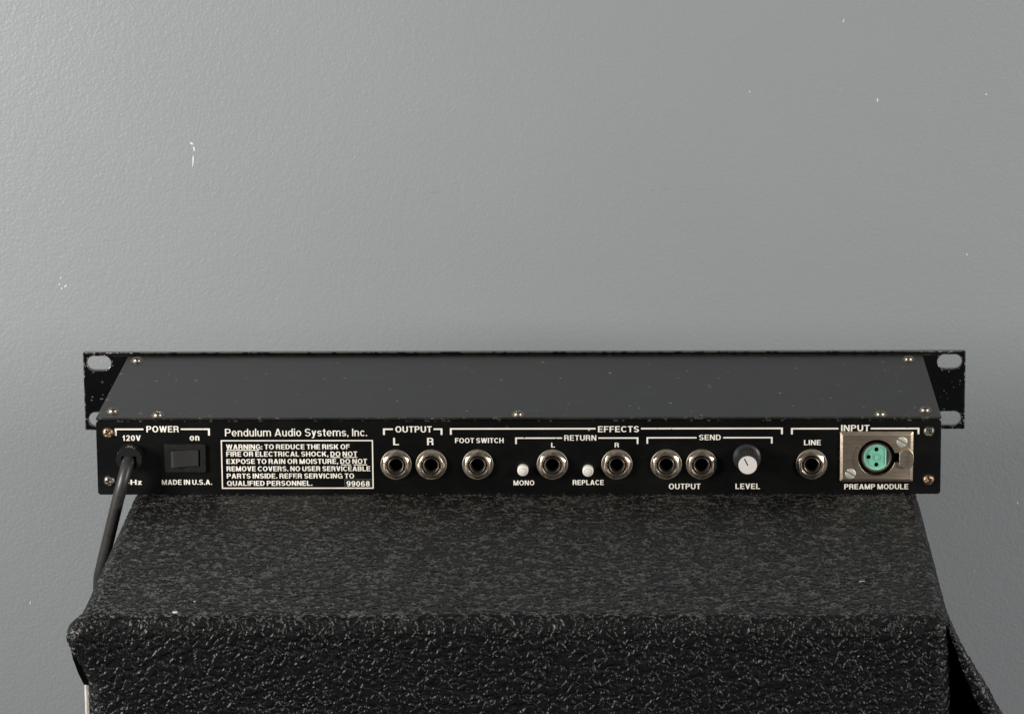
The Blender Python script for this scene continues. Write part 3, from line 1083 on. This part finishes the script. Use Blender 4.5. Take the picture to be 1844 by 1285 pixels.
    if ch == '2':
        bnd(0.29, 0.69, 0.28, 0.32, -25, 165); diag(0.02, 0.05, 0.33, 0.57, D * 1.15); rect(0.01, 0, 0.57, U); return P, 0.57
    if ch == '6':
        ring(0.29, 0.32, 0.29, 0.33); bnd(0.30, 0.5, 0.30, 0.51, 40, 200); return P, 0.58
    if ch == '9':
        ring(0.29, 0.68, 0.29, 0.33); bnd(0.28, 0.5, 0.30, 0.51, -140, 20); return P, 0.58
    if ch == '8':
        ring(0.29, 0.74, 0.265, 0.27); ring(0.29, 0.28, 0.29, 0.29); return P, 0.58
    if ch == '.':
        rect(0, 0, T * 1.05, T * 1.05); return P, T
    if ch == ':':
        rect(0, 0, T, T); rect(0, 0.5, T, 0.5 + T); return P, T
    if ch == ',':
        rect(0, 0, T * 1.05, T * 1.05); diag(0.0, -T * 0.95, T * 0.35, 0.02, T * 0.6); return P, T
    xh = 0.75
    if ch == 'o':
        ring(0.285, xh / 2, 0.285, xh / 2 + 0.01); return P, 0.57
    if ch == 'c':
        bnd(0.28, xh / 2, 0.28, xh / 2 + 0.01, 38, 322); return P, 0.52
    if ch == 'e':
        bnd(0.28, xh / 2, 0.28, xh / 2 + 0.01, 0, 325); rect(0.06, xh / 2 - U * 0.45, 0.55, xh / 2 + U * 0.3); return P, 0.56
    if ch == 'd':
        ring(0.275, xh / 2, 0.275, xh / 2 + 0.01); rect(0.56 - T, 0, 0.56, 1.02); return P, 0.56
    if ch in 'nm':
        rect(0, 0, T, xh); r = 0.26
        bnd(r, xh - 0.27, r, 0.28, -2, 150); rect(2 * r - T, 0, 2 * r, xh - 0.26)
        if ch == 'n':
            return P, 0.52
        s = 2 * r - T
        bnd(s + r, xh - 0.27, r, 0.28, -2, 150); rect(s + 2 * r - T, 0, s + 2 * r, xh - 0.26); return P, s + 0.52
    if ch == 'u':
        rect(0.52 - T, 0, 0.52, xh); bnd(0.26, 0.27, 0.26, 0.28, 178, 330); rect(0, 0.26, T, xh); return P, 0.52
    if ch == 'l':
        rect(0, 0, T, 1.02); return P, T
    if ch == 'i':
        rect(0, 0, T, xh); rect(0, 0.87, T, 1.02); return P, T
    if ch == 't':
        rect(0.1, 0.12, 0.1 + T, 0.95); rect(0, xh - U, 0.32, xh); bnd(0.1 + T * 1.35, 0.16, T * 1.35, 0.17, 178, 285); return P, 0.32
    if ch == 'y':
        w = 0.52
        diag(w / 2 - D * 0.45, 0.0, 0, xh, D); diag(0.1, -0.22, w - D, xh, D); rect(0.02, -0.26, 0.17, -0.26 + U); return P, w
    if ch == 'z':
        rect(0, 0, 0.46, U); rect(0.01, xh - U, 0.46, xh); diag(0.0, 0.04, 0.45 - D * 1.2, xh - 0.04, D * 1.2); return P, 0.46
    raise KeyError(ch)


def text_polys(s, x0, x1, zb, h, T=0.2, gap=0.13, space=0.36):
    out, cur = [], 0.0
    for ch in s:
        if ch == ' ':
            cur += space - gap
            continue
        polys, w = glyph(ch, T)
        out += [[(cur + x, y) for x, y in p] for p in polys]
        cur += w + gap
    k = (x1 - x0) / (cur - gap)
    return [[(x0 + x * k, zb + y * h) for x, y in p] for p in out]


def ink_mesh(bm, polys, y, rot=None):
    """union of the polygons as one flat sheet"""
    V_, F_ = [], []
    for p in polys:
        b_ = len(V_)
        a = sum(p[i][0] * p[(i + 1) % len(p)][1] - p[(i + 1) % len(p)][0] * p[i][1] for i in range(len(p)))
        V_ += [Vector(q) for q in (p if a > 0 else p[::-1])]
        F_.append(list(range(b_, b_ + len(p))))
    res = delaunay_2d_cdt(V_, [], F_, 0, 1e-5)
    vv = [bm.verts.new((v.x, y, v.y)) for v in res[0]]
    for f, src in zip(res[2], res[5]):
        if not src:
            continue
        try:
            bm.faces.new([vv[i] for i in f])
        except ValueError:
            pass


def box_poly(x0, z0, x1, z1):
    return [(x0, z0), (x1, z0), (x1, z1), (x0, z1)]


YI = -0.07


def printed(name, polys, y=YI, parent=None, mat='ink'):
    bm = bmesh.new()
    # overlapping letter strokes are merged word by word to keep the fill robust
    for grp in polys:
        ink_mesh(bm, grp, y)
    bmesh.ops.recalc_face_normals(bm, faces=bm.faces)
    bm.normal_update()
    for f in bm.faces:
        if f.normal.y > 0:
            f.normal_flip()
    return finish(name, bm, mat, parent or unit, smooth=0, recalc=False)


def bracket(xl, xr, zt, zb, gap0, gap1, t=0.8, leg=0.95):
    a = [box_poly(xl, zt - t, gap0, zt), box_poly(xl, zb, xl + leg, zt)]
    b = [box_poly(gap1, zt - t, xr, zt), box_poly(xr - leg, zb, xr, zt)]
    return [a, b]


TB = 0.178
printed('section_heading', bracket(-207.35, -158.3, 35.1, 31.35, -192.55, -173.3) + [text_polys('POWER', -191.0, -174.3, 33.1, 3.3, TB)])
printed('section_heading', bracket(-69.1, -38.55, 34.95, 31.5, -64.0, -43.1) + [text_polys('OUTPUT', -62.75, -44.0, 32.85, 3.25, TB)])
printed('section_heading', bracket(-34.7, 136.05, 35.1, 31.6, 40.1, 63.4) + [text_polys('EFFECTS', 41.35, 62.35, 32.85, 3.15, TB)])
printed('section_heading', bracket(-1.2, 62.05, 30.1, 26.6, 22.9, 41.5, 0.72, 0.85) + [text_polys('RETURN', 24.0, 40.45, 28.4, 2.88, TB)])
printed('section_heading', bracket(66.2, 130.85, 30.2, 26.75, 91.9, 105.4, 0.72, 0.85) + [text_polys('SEND', 93.15, 104.3, 28.55, 2.85, TB)])
printed('section_heading', bracket(140.2, 205.85, 34.95, 31.55, 164.45, 180.95) + [text_polys('INPUT', 165.8, 180.3, 33.3, 3.15, TB)])
for s, x0, x1, zb, h in (('120V', -203.6, -194.1, 28.6, 2.9), ('on', -168.8, -163.8, 28.65, 3.3), ('60Hz', -206.4, -194.2, 5.25, 2.65),
                         ('MADE IN U.S.A.', -183.8, -157.85, 5.25, 2.62), ('L', -63.95, -61.0, 26.1, 3.85), ('R', -46.5, -43.1, 26.1, 3.85),
                         ('FOOT SWITCH', -32.1, -7.15, 27.2, 2.62), ('L', 17.25, 19.2, 24.85, 2.42), ('R', 49.85, 52.1, 24.8, 2.42),
                         ('MONO', -2.25, 8.45, 4.75, 2.6), ('REPLACE', 28.25, 44.2, 4.9, 2.62), ('OUTPUT', 77.65, 93.95, 2.62, 2.92),
                         ('LEVEL', 111.9, 124.5, 2.68, 2.85), ('LINE', 146.9, 155.5, 25.85, 2.7), ('PREAMP MODULE', 167.75, 200.55, 2.5, 2.72)):
    printed('printed_caption', [text_polys(s, x0, x1, zb, h, TB, gap=0.13 if len(s) < 9 else 0.12)])

printed('maker_name', [text_polys('Pendulum Audio Systems, Inc.', -150.5, -77.4, 30.9, 3.95, 0.135, 0.12, 0.42)])
lines = (('WARNING: TO REDUCE THE RISK OF', -86.4, 24.0), ('FIRE OR ELECTRICAL SHOCK, DO NOT', -82.6, 20.18), ('EXPOSE TO RAIN OR MOISTURE, DO NOT', -77.6, 16.27),
         ('REMOVE COVERS. NO USER SERVICEABLE', -76.0, 12.37), ('PARTS INSIDE. REFER SERVICING TO', -84.35, 8.53), ('QUALIFIED PERSONNEL.', -106.0, 4.65))
polys = [text_polys(s, -150.1, x1, zb, 2.6, 0.19, 0.115, 0.34) for s, x1, zb in lines]
for x0, x1, z0 in ((-149.95, -133.2, 23.28), (-96.4, -91.3, 19.46), (-89.7, -82.6, 19.46), (-90.9, -85.9, 15.5), (-84.4, -77.6, 15.5)):
    polys.append([box_poly(x0, z0, x1, z0 + 0.42)])
x0, x1, z0, z1, t = -152.8, -74.35, 3.05, 28.85, 0.6
polys.append([box_poly(x0, z0, x0 + t, z1), box_poly(x1 - t, z0, x1, z1), box_poly(x0, z0, x1, z0 + t), box_poly(x0, z1 - t, x1, z1)])
printed('warning_notice', polys)
bm = bmesh.new()
prism(bm, rrect(-89.4, -75.25, 3.85, 8.15, 0.25, 2), -0.2, 0.0)
st = finish('serial_sticker', bm, 'sticker', unit, smooth=0)
printed('sticker_border', [[box_poly(-89.35, 7.95, -75.3, 8.1), box_poly(-89.35, 3.9, -89.2, 8.1)]], -0.215, st, 'sticker_edge')
printed('serial_number', [text_polys('99068', -88.3, -76.35, 4.3, 2.8, 0.17)], -0.23, st)
# PUSH embossed down the release latch
pp = text_polys('PUSH', 0.0, 7.4, 0.0, 2.1, 0.17, 0.16)
pp = [[(198.7 + y, 23.15 - x) for x, y in p] for p in pp]
bm = bmesh.new()
ink_mesh(bm, pp, -4.22)
bmesh.ops.recalc_face_normals(bm, faces=bm.faces)
ex = bmesh.ops.extrude_face_region(bm, geom=bm.faces[:])
bmesh.ops.translate(bm, vec=(0, 0.2, 0), verts=[v for v in ex['geom'] if isinstance(v, bmesh.types.BMVert)])
finish('latch_lettering', bm, 'nickel', mic, smooth=0)
